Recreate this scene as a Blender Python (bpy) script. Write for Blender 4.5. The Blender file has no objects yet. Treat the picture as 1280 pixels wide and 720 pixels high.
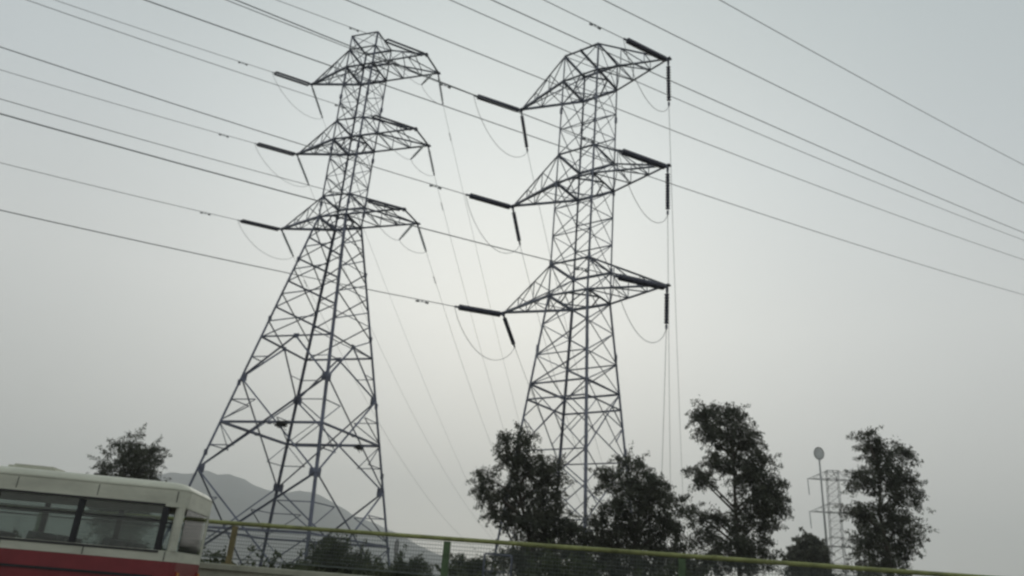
import bpy, math, random
import numpy as np
from mathutils import Vector, Matrix

random.seed(7)
rng = np.random.default_rng(11)
S = bpy.context.scene
COL = S.collection
EYE = 1.25                      # camera height above the road
R = math.radians

# ------------------------------------------------------------------ camera
F_PX, PITCH, ROLL = 974.71, 0.3735, 0.0837
cp, sp, cr, sr = math.cos(PITCH), math.sin(PITCH), math.cos(ROLL), math.sin(ROLL)
FWD = Vector((0, cp, sp))
R0, U0 = Vector((1, 0, 0)), Vector((0, -sp, cp))
CR, CU = R0 * cr + U0 * sr, U0 * cr - R0 * sr
cam_d = bpy.data.cameras.new('camera')
cam = bpy.data.objects.new('camera', cam_d)
COL.objects.link(cam)
cam_d.sensor_width = 36
cam_d.lens = F_PX / 1280 * 36
cam_d.clip_start = 0.1
cam_d.clip_end = 20000
M4 = Matrix((CR, CU, -FWD)).transposed().to_4x4()
M4.translation = (0, 0, EYE)
cam.matrix_world = M4
S.camera = cam
CAMP = Vector((0, 0, EYE))


def ray(px, py):
    """direction (y = 1) of the sight line of a photo pixel; used to survey where things stand"""
    d = CR * (px - 640) + CU * (360 - py) + FWD * F_PX
    return d / d.y


def at(px, py, Y):
    return CAMP + ray(px, py) * Y


def on_plane(A, az, px, py):
    """point of the sight line in the vertical plane through A that runs along azimuth az"""
    m = Vector((math.cos(az), -math.sin(az), 0))
    d = ray(px, py)
    return CAMP + d * (m.dot(A - CAMP) / m.dot(d))


# ------------------------------------------------------------------ materials
def mat(name, col, rough=0.6, metal=0.0, var=0.25, scale=6.0, spec=0.4, detail=4.0, stretch=None, bump=0.0):
    m = bpy.data.materials.new(name)
    m.use_nodes = True
    nt = m.node_tree
    b = nt.nodes['Principled BSDF']
    tc = nt.nodes.new('ShaderNodeTexCoord')
    n = nt.nodes.new('ShaderNodeTexNoise')
    n.inputs['Scale'].default_value = scale
    n.inputs['Detail'].default_value = detail
    n.inputs['Roughness'].default_value = 0.65
    if stretch:
        mp = nt.nodes.new('ShaderNodeMapping')
        mp.inputs['Scale'].default_value = stretch
        nt.links.new(tc.outputs['Object'], mp.inputs['Vector'])
        nt.links.new(mp.outputs['Vector'], n.inputs['Vector'])
    else:
        nt.links.new(tc.outputs['Object'], n.inputs['Vector'])
    r = nt.nodes.new('ShaderNodeValToRGB')
    e = r.color_ramp.elements
    e[0].position, e[1].position = 0.3, 0.72
    e[0].color = (*[c * (1 - var) for c in col], 1)
    e[1].color = (*[min(1, c * (1 + var)) for c in col], 1)
    nt.links.new(n.outputs['Fac'], r.inputs['Fac'])
    nt.links.new(r.outputs['Color'], b.inputs['Base Color'])
    b.inputs['Roughness'].default_value = rough
    b.inputs['Metallic'].default_value = metal
    b.inputs['Specular IOR Level'].default_value = spec
    if bump:
        bp = nt.nodes.new('ShaderNodeBump')
        bp.inputs['Strength'].default_value = bump
        bp.inputs['Distance'].default_value = 0.02
        nt.links.new(n.outputs['Fac'], bp.inputs['Height'])
        nt.links.new(bp.outputs['Normal'], b.inputs['Normal'])
    return m


def leaf_mat(name, c1, c2, scale=1.3):
    m = mat(name, c1, rough=0.55, var=0.0, scale=scale, spec=0.3)
    nt = m.node_tree
    r = next(n for n in nt.nodes if n.type == 'VALTORGB')
    r.color_ramp.elements[0].color = (*c1, 1)
    r.color_ramp.elements[1].color = (*c2, 1)
    b = nt.nodes['Principled BSDF']
    tr = nt.nodes.new('ShaderNodeBsdfTranslucent')
    nt.links.new(r.outputs['Color'], tr.inputs['Color'])
    mx = nt.nodes.new('ShaderNodeMixShader')
    mx.inputs['Fac'].default_value = 0.32
    nt.links.new(b.outputs['BSDF'], mx.inputs[1])
    nt.links.new(tr.outputs['BSDF'], mx.inputs[2])
    nt.links.new(mx.outputs['Shader'], nt.nodes['Material Output'].inputs['Surface'])
    return m


STEEL = mat('galvanised_steel', (0.125, 0.135, 0.185), rough=0.55, metal=0.2, var=0.5, scale=0.9, detail=8)
STEEL_P = mat('painted_lattice_steel', (0.18, 0.19, 0.24), rough=0.6, metal=0.1, var=0.5, scale=0.9, detail=8)
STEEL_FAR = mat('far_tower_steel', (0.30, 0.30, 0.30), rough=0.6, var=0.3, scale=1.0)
WIRE = mat('aluminium_conductor', (0.24, 0.245, 0.26), rough=0.5, metal=0.3, var=0.1, scale=3)
WIRE_L = mat('weathered_thin_conductor', (0.30, 0.31, 0.31), rough=0.6, metal=0.0, var=0.1, scale=3)
DISC_D = mat('brown_porcelain', (0.032, 0.032, 0.062), rough=0.25, var=0.2, scale=3, spec=0.5)
DISC_G = mat('grey_glass_discs', (0.50, 0.51, 0.51), rough=0.25, var=0.15, scale=3, spec=0.5)
DISC_G = leaf_mat('pale_glass_discs', (0.68, 0.70, 0.70), (0.78, 0.80, 0.80), 3.0)
DISC_G.node_tree.nodes['Mix Shader'].inputs['Fac'].default_value = 0.5
LEAF = leaf_mat('eucalyptus_leaves', (0.045, 0.054, 0.038), (0.115, 0.12, 0.085))
LEAF2 = leaf_mat('scrub_leaves', (0.036, 0.05, 0.022), (0.09, 0.102, 0.048), 2.0)
BARK = mat('bark', (0.10, 0.085, 0.07), rough=0.9, var=0.4, scale=9, stretch=(1, 1, 0.2), bump=0.5)
CONC = mat('parapet_concrete', (0.42, 0.42, 0.33), rough=0.85, var=0.22, scale=2.2, detail=8, bump=0.3)
FOOT = mat('footing_concrete', (0.30, 0.29, 0.27), rough=0.9, var=0.2, scale=3)
YEL = mat('yellow_green_paint', (0.24, 0.255, 0.09), rough=0.6, var=0.5, scale=3, detail=10)
GRN = mat('green_post_paint', (0.075, 0.125, 0.055), rough=0.55, var=0.3, scale=5)
OCH = mat('ochre_post_paint', (0.20, 0.165, 0.075), rough=0.6, var=0.3, scale=5)
MESHW = mat('mesh_wire', (0.13, 0.15, 0.14), rough=0.6, metal=0.2, var=0.2, scale=4)
ASPH = mat('asphalt', (0.05, 0.05, 0.052), rough=0.9, var=0.3, scale=3, detail=10, bump=0.2)
PAINTW = mat('road_paint', (0.7, 0.7, 0.66), rough=0.8, var=0.15, scale=6)
SOIL = mat('dry_grass_soil', (0.10, 0.095, 0.055), rough=0.95, var=0.45, scale=0.35, detail=10)
HILL = mat('hill_scrub', (0.068, 0.078, 0.074), rough=1.0, var=0.4, scale=0.006, detail=9)
BUSW = mat('cream_bus_paint', (0.56, 0.56, 0.46), rough=0.5, var=0.24, scale=1.8, detail=12, stretch=(0.5, 0.5, 1.6))
BUSR = mat('dark_red_bus_paint', (0.20, 0.025, 0.03), rough=0.4, var=0.15, scale=1.5)
BLACK = mat('black_rubber', (0.02, 0.02, 0.022), rough=0.7, var=0.2, scale=6)
SEAT = mat('grey_seat_cloth', (0.09, 0.10, 0.10), rough=0.9, var=0.2, scale=8)
HUB = mat('grey_hub_metal', (0.4, 0.4, 0.4), rough=0.4, metal=0.7, var=0.1)
LAMPR = mat('red_tail_lens', (0.30, 0.03, 0.02), rough=0.2, var=0.05)
LAMPO = mat('orange_tail_lens', (0.5, 0.2, 0.04), rough=0.2, var=0.05)
REFL = mat('white_reflector', (0.8, 0.8, 0.85), rough=0.2, var=0.05)
TWIG = mat('dark_twigs', (0.03, 0.028, 0.026), rough=0.95, var=0.4, scale=12)
SIGN = mat('grey_disc_sheet', (0.55, 0.56, 0.56), rough=0.5, var=0.15, scale=2)

GLASS = bpy.data.materials.new('tinted_bus_glass')
GLASS.use_nodes = True
_nt = GLASS.node_tree
_nt.nodes.remove(_nt.nodes['Principled BSDF'])
_t = _nt.nodes.new('ShaderNodeBsdfTransparent')
_t.inputs['Color'].default_value = (0.78, 0.82, 0.80, 1)
_g = _nt.nodes.new('ShaderNodeBsdfGlossy')
_g.inputs['Roughness'].default_value = 0.08
_f = _nt.nodes.new('ShaderNodeFresnel')
_f.inputs['IOR'].default_value = 1.6
_m = _nt.nodes.new('ShaderNodeMixShader')
_nt.links.new(_f.outputs['Fac'], _m.inputs['Fac'])
_nt.links.new(_t.outputs['BSDF'], _m.inputs[1])
_nt.links.new(_g.outputs['BSDF'], _m.inputs[2])
_nt.links.new(_m.outputs['Shader'], _nt.nodes['Material Output'].inputs['Surface'])


# ------------------------------------------------------------------ mesh helpers
class MB:
    def __init__(self):
        self.v, self.f = [], []

    def add(self, vs, fs):
        o = len(self.v)
        self.v += [tuple(p) for p in vs]
        self.f += [tuple(i + o for i in q) for q in fs]

    def box(self, c, s, axes=None):
        ax = axes or (Vector((1, 0, 0)), Vector((0, 1, 0)), Vector((0, 0, 1)))
        c = Vector(c)
        vs = [c + ax[0] * (i * s[0] / 2) + ax[1] * (j * s[1] / 2) + ax[2] * (k * s[2] / 2)
              for i in (-1, 1) for j in (-1, 1) for k in (-1, 1)]
        self.add(vs, [(0, 1, 3, 2), (4, 6, 7, 5), (0, 4, 5, 1), (2, 3, 7, 6), (0, 2, 6, 4), (1, 5, 7, 3)])

    def angle(self, a, b, w, u=None, v=None, t=None):
        """an L-section angle bar from a to b; u, v = directions of its two flanges"""
        a, b = Vector(a), Vector(b)
        d = (b - a)
        if d.length < 1e-4:
            return
        d.normalize()
        if u is None:
            h = Vector((0.31, 0.52, 0.8)) if abs(d.z) < 0.9 else Vector((1, 0.3, 0))
            u = d.cross(h)
        u = Vector(u)
        w = w * 0.9
        u = (u - d * u.dot(d)).normalized()
        v = Vector(v) if v is not None else d.cross(u)
        v = v - d * v.dot(d)
        v = (v - u * v.dot(u)).normalized()
        t = t or max(0.014, w * 0.2)
        pr = [(0, 0), (w, 0), (w, t), (t, t), (t, w), (0, w)]
        o = (u + v) * (-w * 0.3)
        vs = [p + o + u * x + v * y for p in (a, b) for x, y in pr]
        fs = [(i, (i + 1) % 6, 6 + (i + 1) % 6, 6 + i) for i in range(6)]
        fs += [(0, 3, 2, 1), (0, 5, 4, 3), (6, 7, 8, 9), (6, 9, 10, 11)]
        self.add(vs, fs)

    def plate(self, c, n, sx, sz, t=0.014):
        n = Vector(n).normalized()
        z = Vector((0, 0, 1)) if abs(n.z) < 0.9 else Vector((0, 1, 0))
        x = z.cross(n).normalized()
        z = n.cross(x)
        self.box(c, (sx, t, sz), (x, n, z))

    def tube(self, pts, rad, sides=6, cap=True):
        pts = [Vector(p) for p in pts]
        n = len(pts)
        rads = rad if hasattr(rad, '__len__') else [rad] * n
        rings = []
        pu = None
        for i in range(n):
            d = (pts[min(i + 1, n - 1)] - pts[max(i - 1, 0)]).normalized()
            if pu is None:
                h = Vector((0, 0, 1)) if abs(d.z) < 0.9 else Vector((1, 0, 0))
                u = d.cross(h).normalized()
            else:
                u = (pu - d * pu.dot(d)).normalized()
            pu = u
            w = d.cross(u)
            rings.append([pts[i] + (u * math.cos(k * 2 * math.pi / sides) + w * math.sin(k * 2 * math.pi / sides)) * rads[i]
                          for k in range(sides)])
        vs = [p for r_ in rings for p in r_]
        fs = []
        for i in range(n - 1):
            for k in range(sides):
                k2 = (k + 1) % sides
                fs.append((i * sides + k, i * sides + k2, (i + 1) * sides + k2, (i + 1) * sides + k))
        if cap:
            fs.append(tuple(range(sides))[::-1])
            fs.append(tuple((n - 1) * sides + k for k in range(sides)))
        self.add(vs, fs)

    def build(self, name, m, parent=None, smooth=False):
        me = bpy.data.meshes.new(name)
        me.from_pydata(self.v, [], self.f)
        me.validate()
        if smooth:
            for p in me.polygons:
                p.use_smooth = True
        me.materials.append(m)
        o = bpy.data.objects.new(name, me)
        COL.objects.link(o)
        if parent is not None:
            o.parent = parent
        return o


def tag(o, label=None, cat=None, group=None, kind=None):
    if label:
        o['label'] = label
    if cat:
        o['category'] = cat
    if group:
        o['group'] = group
    if kind:
        o['kind'] = kind
    return o


def empty(name, loc=(0, 0, 0), rz=0.0):
    o = bpy.data.objects.new(name, None)
    COL.objects.link(o)
    o.location = loc
    o.rotation_euler.z = rz
    o.empty_display_size = 0.3
    return o


# ------------------------------------------------------------------ lattice towers
CORN = [(-1, -1), (1, -1), (1, 1), (-1, 1)]     # left, near, right, far corner of the square body
LV = ('bottom', 'middle', 'top')


def lattice_face(mb, ca, cb, za, panels, w, kbase=None, horiz=(), second=0.75):
    """X panels between the legs ca(z) and cb(z); panels = node heights"""
    inw = None
    for i in range(len(panels) - 1):
        z0, z1 = panels[i], panels[i + 1]
        a0, b0, a1, b1 = ca(z0), cb(z0), ca(z1), cb(z1)
        mb.angle(a0, b1, w)
        off = (Vector(b0) - Vector(a0)).cross(Vector((0, 0, 1))).normalized() * (w * 0.35)
        mb.angle(Vector(b0) + off, Vector(a1) + off, w * second)
    for z in horiz:
        mb.angle(ca(z), cb(z), w, u=(0, 0, 1))


def crossarm(root, w, z, up, tips, sx, cw, bw, M, chord_from=None):
    """arm on the side sx of the body; tips = [near tip y, far tip y] at x = sx*len"""
    mb, br, pl = MB(), MB(), MB()
    ln, yn, yf = tips
    Tn, Tf = Vector((sx * ln, yn, z)), Vector((sx * ln, yf, z))
    bn, bf = Vector((sx * w, -w, z)), Vector((sx * w, w, z))
    un, uf = Vector((sx * w, -w, z + up)), Vector((sx * w, w, z + up))
    if chord_from:
        un, uf = chord_from
    for a, b in ((bn, Tn), (bf, Tf)):
        mb.angle(a, b, cw, u=(0, 0, 1))
    for a, b in ((un, Tn), (uf, Tf)):
        mb.angle(a, b, cw * 0.62)
    if abs(yn - yf) > 0.1:
        mb.angle(Tn, Tf, cw, u=(0, 0, 1))
    n = 3
    pn = [bn.lerp(Tn, k / n) for k in range(n + 1)]
    pf = [bf.lerp(Tf, k / n) for k in range(n + 1)]
    qn = [un.lerp(Tn, k / n) for k in range(n + 1)]
    qf = [uf.lerp(Tf, k / n) for k in range(n + 1)]
    for k in range(n):
        if k:
            br.angle(pn[k], pf[k], bw, u=(0, 0, 1))
            br.angle(qn[k], qf[k], bw * 0.8)
            br.angle(pn[k], qn[k], bw * 0.8)
            br.angle(pf[k], qf[k], bw * 0.8)
        if k < n - 1 or abs(yn - yf) > 0.1:
            br.angle(pn[k], pf[k + 1], bw * 0.9)
            if k == 0:
                br.angle(pf[k], pn[k + 1], bw * 0.8)
        if k < n - 1:
            br.angle(qn[k], pn[k + 1], bw * 0.8)
            br.angle(qf[k], pf[k + 1], bw * 0.8)
    o = mb.build('crossarm', M, root)
    br.build('arm_bracing', M, o)
    for T in ((Tn, Tf) if abs(yn - yf) > 0.1 else ((Tn + Tf) / 2,)):
        pl = MB()
        pl.box(T, (0.26, 0.22, 0.05))
        pl.box(T - Vector((0, 0, 0.09)), (0.05, 0.16, 0.15))
        pl.build('tip_plate', M, o)
    return o


def legs(root, wf, z0, ztop, zk, lw, M, s=1.0):
    for sx, sy in CORN:
        mb = MB()
        zs = [z0, zk, ztop]
        for a, b in zip(zs[:-1], zs[1:]):
            big = lw if b <= zk + 0.01 else lw * 0.72
            mb.angle((sx * wf(a), sy * wf(a), a), (sx * wf(b), sy * wf(b), b), big, u=(-sx, 0, 0), v=(0, -sy, 0), t=big * 0.22)
        # splice plates up the leg
        z = z0 + 3.0 * s
        while z < ztop - 1:
            mb.box((sx * wf(z), sy * wf(z), z), (lw * 0.9, lw * 0.9, 0.30 * s))
            z += 3.9 * s
        o = mb.build('leg', M, root)
        ft = MB()
        x, y = sx * wf(z0), sy * wf(z0)
        ft.box((x, y, z0 + 0.02), (0.8 * s, 0.8 * s, 0.42))
        ft.box((x, y, z0 + 0.30), (0.5 * s, 0.5 * s, 0.16))
        ft.build('footing', FOOT, o)


def frame(root, wf, z, w, M, cross=False, plates=0.0):
    mb = MB()
    c = [Vector((sx * wf(z), sy * wf(z), z)) for sx, sy in CORN]
    for i in range(4):
        mb.angle(c[i], c[(i + 1) % 4], w, u=(0, 0, 1))
    if cross:
        m = [(c[i] + c[(i + 1) % 4]) / 2 for i in range(4)]
        for i in range(4):
            mb.angle(m[i], m[(i + 1) % 4], w * 0.6)
    if plates:
        for i in range(4):
            a, b = c[i], c[(i + 1) % 4]
            mb.plate((a + b) / 2, (b - a).cross(Vector((0, 0, 1))), plates, plates * 0.75)
    return mb.build('horizontal_frame', M, root)


# ---- the left tower (wide splayed base, blunt right arms)
X1, Y1, YAW1 = -10.8243, 43.3969, -0.3546
ZA1 = [20.3654 + EYE, 20.3654 + 5.5 * 0.9958 + EYE, 31.3654 + EYE]
ZK1 = ZA1[0]


def wf1(z):
    if z <= ZK1:
        return 0.9456 + 0.16619 * (ZK1 - z)
    return 0.9456 + 0.026 * (z - ZK1) / 11


t1 = tag(empty('lattice_tower', (X1, Y1, 0), YAW1),
         'tall steel lattice pylon with widely splayed legs and blunt right arms', 'pylon', 'large pylons')
legs(t1, wf1, 0.0, ZA1[2] + 2.5, ZK1, 0.15, STEEL)
E_ = EYE
for i in range(4):
    j = (i + 1) % 4
    ca = lambda z, i=i: Vector((CORN[i][0] * wf1(z), CORN[i][1] * wf1(z), z))
    cb = lambda z, j=j: Vector((CORN[j][0] * wf1(z), CORN[j][1] * wf1(z), z))
    mb = MB()
    # two tall X panels at the bottom, crossing at the horizontal frames
    lattice_face(mb, ca, cb, 0, [0.25, 4.8 + E_, 9.85 + E_], 0.10, second=0.9)
    # K brace from the nodes to the middle of the upper frame
    zf = 12.3 + E_
    mid = (ca(zf) + cb(zf)) / 2
    mb.angle(ca(9.85 + E_), mid, 0.11)
    mb.angle(cb(9.85 + E_), mid, 0.11)
    # secondary struts: from the middle of every long diagonal to the leg
    for z0, z1, zc in ((0.25, 4.8 + E_, 1.9 + E_), (4.8 + E_, 9.85 + E_, 7.3 + E_)):
        c = (ca(zc) + cb(zc)) / 2
        for leg in (ca, cb):
            other = cb if leg is ca else ca
            q_up = c.lerp(leg(z1), 0.5)
            q_dn = c.lerp(leg(z0), 0.5)
            mb.angle(q_up, leg(q_up.z), 0.055, u=(0, 0, 1))
            mb.angle(q_dn, leg(q_dn.z), 0.055, u=(0, 0, 1))
            mb.angle(q_up, leg((zc + q_up.z) / 2 - 0.5), 0.05)
            mb.angle(q_dn, leg((zc + q_dn.z) / 2 + 0.6), 0.05)
    q = ca(9.85 + E_).lerp(mid, 0.5)
    mb.angle(q, ca(q.z), 0.055, u=(0, 0, 1))
    q = cb(9.85 + E_).lerp(mid, 0.5)
    mb.angle(q, cb(q.z), 0.055, u=(0, 0, 1))
    if i in (0, 2):
        ps = [12.3, 14.2, 15.9, 17.4, 18.9, 20.365]
    else:
        ps = [11.6, 13.3, 15.05, 16.7, 18.25, 19.6, 20.365]
        mb.angle(mid, cb(13.3 + E_), 0.09)
    if i in (0, 2):
        for k in range(len(ps) - 1):       # strong falling brace, weak rising one
            mb.angle(ca(ps[k + 1] + E_), cb(ps[k] + E_), 0.085)
            mb.angle(ca(ps[k] + E_) + Vector((0, 0.03, 0)), cb(ps[k + 1] + E_) + Vector((0, 0.03, 0)), 0.06)
    else:
        for k in range(1, len(ps) - 1):
            up, dn = (cb, ca) if i == 3 else (cb, ca)
            a, b = (cb, ca) if i == 3 else (ca, cb)   # face 3 runs far -> left
            mb.angle(a(ps[k] + E_), b(ps[k + 1] + E_), 0.085)
            mb.angle(a(ps[k + 1] + E_) + Vector((0.03, 0, 0)), b(ps[k] + E_) + Vector((0.03, 0, 0)), 0.06)
    for lv in range(3):
        z0 = ZA1[lv]
        z1 = ZA1[lv + 1] if lv < 2 else ZA1[2] + 2.5
        seg = [z0, z0 + 1.4] + ([z0 + 1.4 + (z1 - z0 - 1.4) * k / 3 for k in (1, 2, 3)] if lv < 2 else [z1])
        lattice_face(mb, ca, cb, 0, seg, 0.06, second=0.7,
                     horiz=[seg[2], seg[3]] if (lv < 2 and i % 2) else ())
    for z in (4.8 + E_, 9.85 + E_):
        c = ca(z)
        mb.plate(c.lerp(cb(z), 0.035), (cb(z) - ca(z)).cross(Vector((0, 0, 1))), 0.32, 0.42)
        mb.plate(c.lerp(cb(z), 0.965), (cb(z) - ca(z)).cross(Vector((0, 0, 1))), 0.32, 0.42)
    mb.build('lattice_face', STEEL, t1)
frame(t1, wf1, 1.9 + E_, 0.12, STEEL)
frame(t1, wf1, 7.3 + E_, 0.15, STEEL, plates=0.25)
frame(t1, wf1, 12.3 + E_, 0.105, STEEL, plates=0.36)
AL1, AR1, YT1, YL1 = 4.3178, 4.7966, 0.9878, 0.1733
for lv in range(3):
    z = ZA1[lv]
    frame(t1, wf1, z, 0.15, STEEL, cross=True)
    frame(t1, wf1, z + 1.4, 0.12, STEEL)
    w = wf1(z)
    cf = None
    if lv == 2:
        cf = (Vector((w, w, z + 2.5)), Vector((w, w, z + 1.4)))
    crossarm(t1, w, z, 1.4, (AL1, YL1, YL1), -1, 0.135, 0.06, STEEL)
    crossarm(t1, w, z, 1.4, (AR1, -YT1, YT1), 1, 0.135, 0.06, STEEL, chord_from=cf)
frame(t1, wf1, ZA1[2] + 2.5, 0.12, STEEL)


def nest(root, p, r, seed):
    rr = random.Random(seed)
    mb = MB()
    for k in range(150):
        a = Vector((rr.gauss(0, 1), rr.gauss(0, 1), rr.gauss(0, 0.55))) * r * 0.42
        d = Vector((rr.gauss(0, 1), rr.gauss(0, 1), rr.gauss(0, 0.35))).normalized() * r * rr.uniform(0.25, 0.6)
        mb.tube([a - d, a + Vector((0, 0, rr.uniform(-.05, .05))), a + d], 0.016, 4)
    o = mb.build('bird_nest', TWIG)
    o.location = p
    return o


def t1_world(x, y, z):
    c, s = math.cos(YAW1), math.sin(YAW1)
    return Vector((X1 + c * x - s * y, Y1 + s * x + c * y, z))


_w = wf1(7.3 + E_)
tag(nest(None, t1_world(-_w + 2 * _w * 0.62, -_w, 7.3 + E_ - 0.08), 0.30, 3),
    'larger ragged dark nest hanging by the near strut of the splayed pylon', 'nest', 'nests on the pylon')
tag(nest(None, t1_world(-_w + 2 * _w * 0.79, _w, 7.3 + E_ - 0.08), 0.26, 4),
    'smaller dark nest under the right end of the pylon strut', 'nest', 'nests on the pylon')

# ---- the right tower and the far one: narrow body, pointed arms
Z2 = [11.9317 + EYE, 11.9317 + 5.4883 + EYE, 11.9317 + 11.0057 + EYE]


def slim_tower(root, s, M, thick=1.0):
    ZA = [z * s for z in Z2]

    def wf(z):
        if z <= ZA[0]:
            return (0.961 * s + 0.0937 * (ZA[0] - z))
        return s * (0.961 - 0.0268 * (z - ZA[0]) / (11.0057 * s))
    T = thick
    top = ZA[2] + 1.5 * s
    legs(root, wf, 0.0, top, ZA[0], 0.105 * T, M, s)
    E = EYE
    hz = [(h + E) * s for h in (2.65, 5.25, 7.35, 8.0, 9.25, 10.6)]
    for i in range(4):
        j = (i + 1) % 4
        ca = lambda z, i=i: Vector((CORN[i][0] * wf(z), CORN[i][1] * wf(z), z))
        cb = lambda z, j=j: Vector((CORN[j][0] * wf(z), CORN[j][1] * wf(z), z))
        mb = MB()
        lattice_face(mb, ca, cb, 0, [0.2 * s, hz[0], hz[1], hz[3], hz[4], hz[5], ZA[0]], 0.054 * T, second=0.8,
                     horiz=[hz[0], hz[1], hz[4]] if i in (0, 2) else [hz[0]])
        # inner sub-bracing of the tall lower panels
        for a, b in ((0.2 * s, hz[0]), (hz[0], hz[1]), (hz[1], hz[3])):
            zc = (a + b) / 2
            c = (ca(zc) + cb(zc)) / 2
            for leg in (ca, cb):
                q1, q2 = c.lerp(leg(b), 0.5), c.lerp(leg(a), 0.5)
                mb.angle(q1, leg(zc), 0.04 * T)
                mb.angle(q2, leg(zc), 0.04 * T)
        for lv in range(3):
            z0 = ZA[lv]
            z1 = ZA[lv + 1] if lv < 2 else top
            seg = [z0, z0 + 1.45 * s] + ([z0 + 1.45 * s + (z1 - z0 - 1.45 * s) * k / 3 for k in (1, 2, 3)] if lv < 2 else [z1])
            lattice_face(mb, ca, cb, 0, seg, 0.048 * T, second=0.75,
                         horiz=[seg[2], seg[3]] if (lv < 2 and i in (0, 2)) else ())
        mb.build('lattice_face', M, root)
    frame(root, wf, hz[3], 0.085 * T, M)
    frame(root, wf, hz[2], 0.075 * T, M)
    for lv in range(3):
        z = ZA[lv]
        w = wf(z)
        frame(root, wf, z, 0.11 * T, M, cross=True)
        frame(root, wf, z + 1.45 * s, 0.105 * T, M)
        crossarm(root, w, z, 1.45 * s, (4.0302 * s, 0.0, 0.0), -1, 0.105 * T, 0.048 * T, M)
        crossarm(root, w, z, 1.45 * s, (4.0492 * s, 0.0, 0.0), 1, 0.105 * T, 0.048 * T, M)
    # long raking brace over the top cage
    mb = MB()
    w = wf(top)
    mb.angle((-0.1 * s, -w, top + 0.03), (w, w, ZA[2] + 0.05), 0.10 * T)
    mb.angle((-w, w, top), (w * 0.2, -w, ZA[2] + 0.1), 0.06 * T)
    mb.build('top_brace', M, root)


X2, Y2, YAW2 = 2.9271, 31.1894, -0.6495
t2 = tag(empty('lattice_tower', (X2, Y2, 0), YAW2),
         'slim steel lattice pylon with three pairs of pointed arms standing behind dark trees', 'pylon', 'large pylons')
slim_tower(t2, 1.0, STEEL_P)
p3 = at(1047, 690, 114)
t3 = tag(empty('lattice_tower', (p3.x, p3.y, 0), R(-14)),
         'small far away pylon with three level crossarms near the right trees', 'pylon')
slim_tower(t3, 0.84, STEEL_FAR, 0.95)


def t2_world(x, y, z):
    c, s = math.cos(YAW2), math.sin(YAW2)
    return Vector((X2 + c * x - s * y, Y2 + s * x + c * y, z))


# ------------------------------------------------------------------ insulators and conductors
def disc_profile(mb, a, b, r, pitch=0.115):
    a, b = Vector(a), Vector(b)
    L = (b - a).length
    n = max(6, int(L / pitch))
    pts, rad = [], []
    for k in range(n):
        for f, q in ((0.0, 0.62), (0.12, 1.0), (0.60, 0.95), (0.80, 0.66)):
            pts.append(a.lerp(b, (k + f) / n))
            rad.append(r * q)
    mb.tube(pts, rad, 10)


def insulator(a, b, label, group, M, r=0.125, double=False, fit=0.22):
    """disc string from the arm tip a to the conductor clamp b"""
    a, b = Vector(a), Vector(b)
    o = tag(empty('insulator_string', a), label, 'insulator', group)
    d = (b - a)
    L = d.length
    dn = d / L
    side = dn.cross(Vector((0, 0, 1))).normalized()
    offs = (0.15, -0.15) if double else (0.0,)
    for s in offs:
        mb = MB()
        disc_profile(mb, dn * fit + side * s, dn * (L - fit) + side * s, r)
        mb.build('disc_stack', M, o, True)
    for lo, hi in ((0.0, fit), (L - fit, L)):
        mb = MB()
        mb.tube([dn * lo, dn * hi], 0.028, 6)
        if double:
            q = dn * (fit if lo == 0 else L - fit)
            up = side.cross(dn)
            mb.box(q, (0.38, 0.10, 0.03), (side, dn, up))
        else:
            mb.tube([dn * (lo + 0.03), dn * (hi - 0.04)], 0.05, 6)
        mb.build('end_fitting', STEEL, o)
    return o


def wire(name, pts, r, M, label, cat, group, damper=None, sides=6, ds=1.0):
    mb = MB()
    mb.tube(pts, r, sides)
    o = mb.build(name, M, None, True)
    tag(o, label, cat, group)
    if damper:
        p, d = damper
        m2 = MB()
        dn = Vector(d).normalized()
        for e in (-1, 1):
            m2.tube([Vector(p) + dn * (e * 0.16) - Vector((0, 0, 0.07)), Vector(p) + dn * (e * 0.30) - Vector((0, 0, 0.08))], 0.045 * ds, 6)
        m2.tube([Vector(p) - dn * 0.2 - Vector((0, 0, 0.07)), Vector(p) + dn * 0.2 - Vector((0, 0, 0.07))], 0.015, 5)
        m2.tube([Vector(p) + Vector((0, 0, 0.02)), Vector(p) - Vector((0, 0, 0.08))], 0.025, 5)
        m2.build('vibration_damper', M, o)
    return o


def parab(A, az, P, c, t0, t1, n=24):
    """points of a wire from A through P (same vertical plane), curvature c, for distances t0..t1 along az"""
    h = Vector((math.sin(az), math.cos(az), 0))
    tp = (P - A).dot(h)
    s = (P.z - A.z) / tp - c * tp
    out = []
    for k in range(n + 1):
        t = t0 + (t1 - t0) * k / n
        q = A + h * t
        q.z = A.z + s * t + c * t * t
        out.append(q)
    return out


def loop(a, b, sag, n=16, skew=0.0):
    a, b = Vector(a), Vector(b)
    out = []
    for k in range(n + 1):
        t = k / n
        q = a.lerp(b, t)
        q.z -= sag * (4 * t * (1 - t)) ** 0.8
        out.append(q)
    return out


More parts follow.
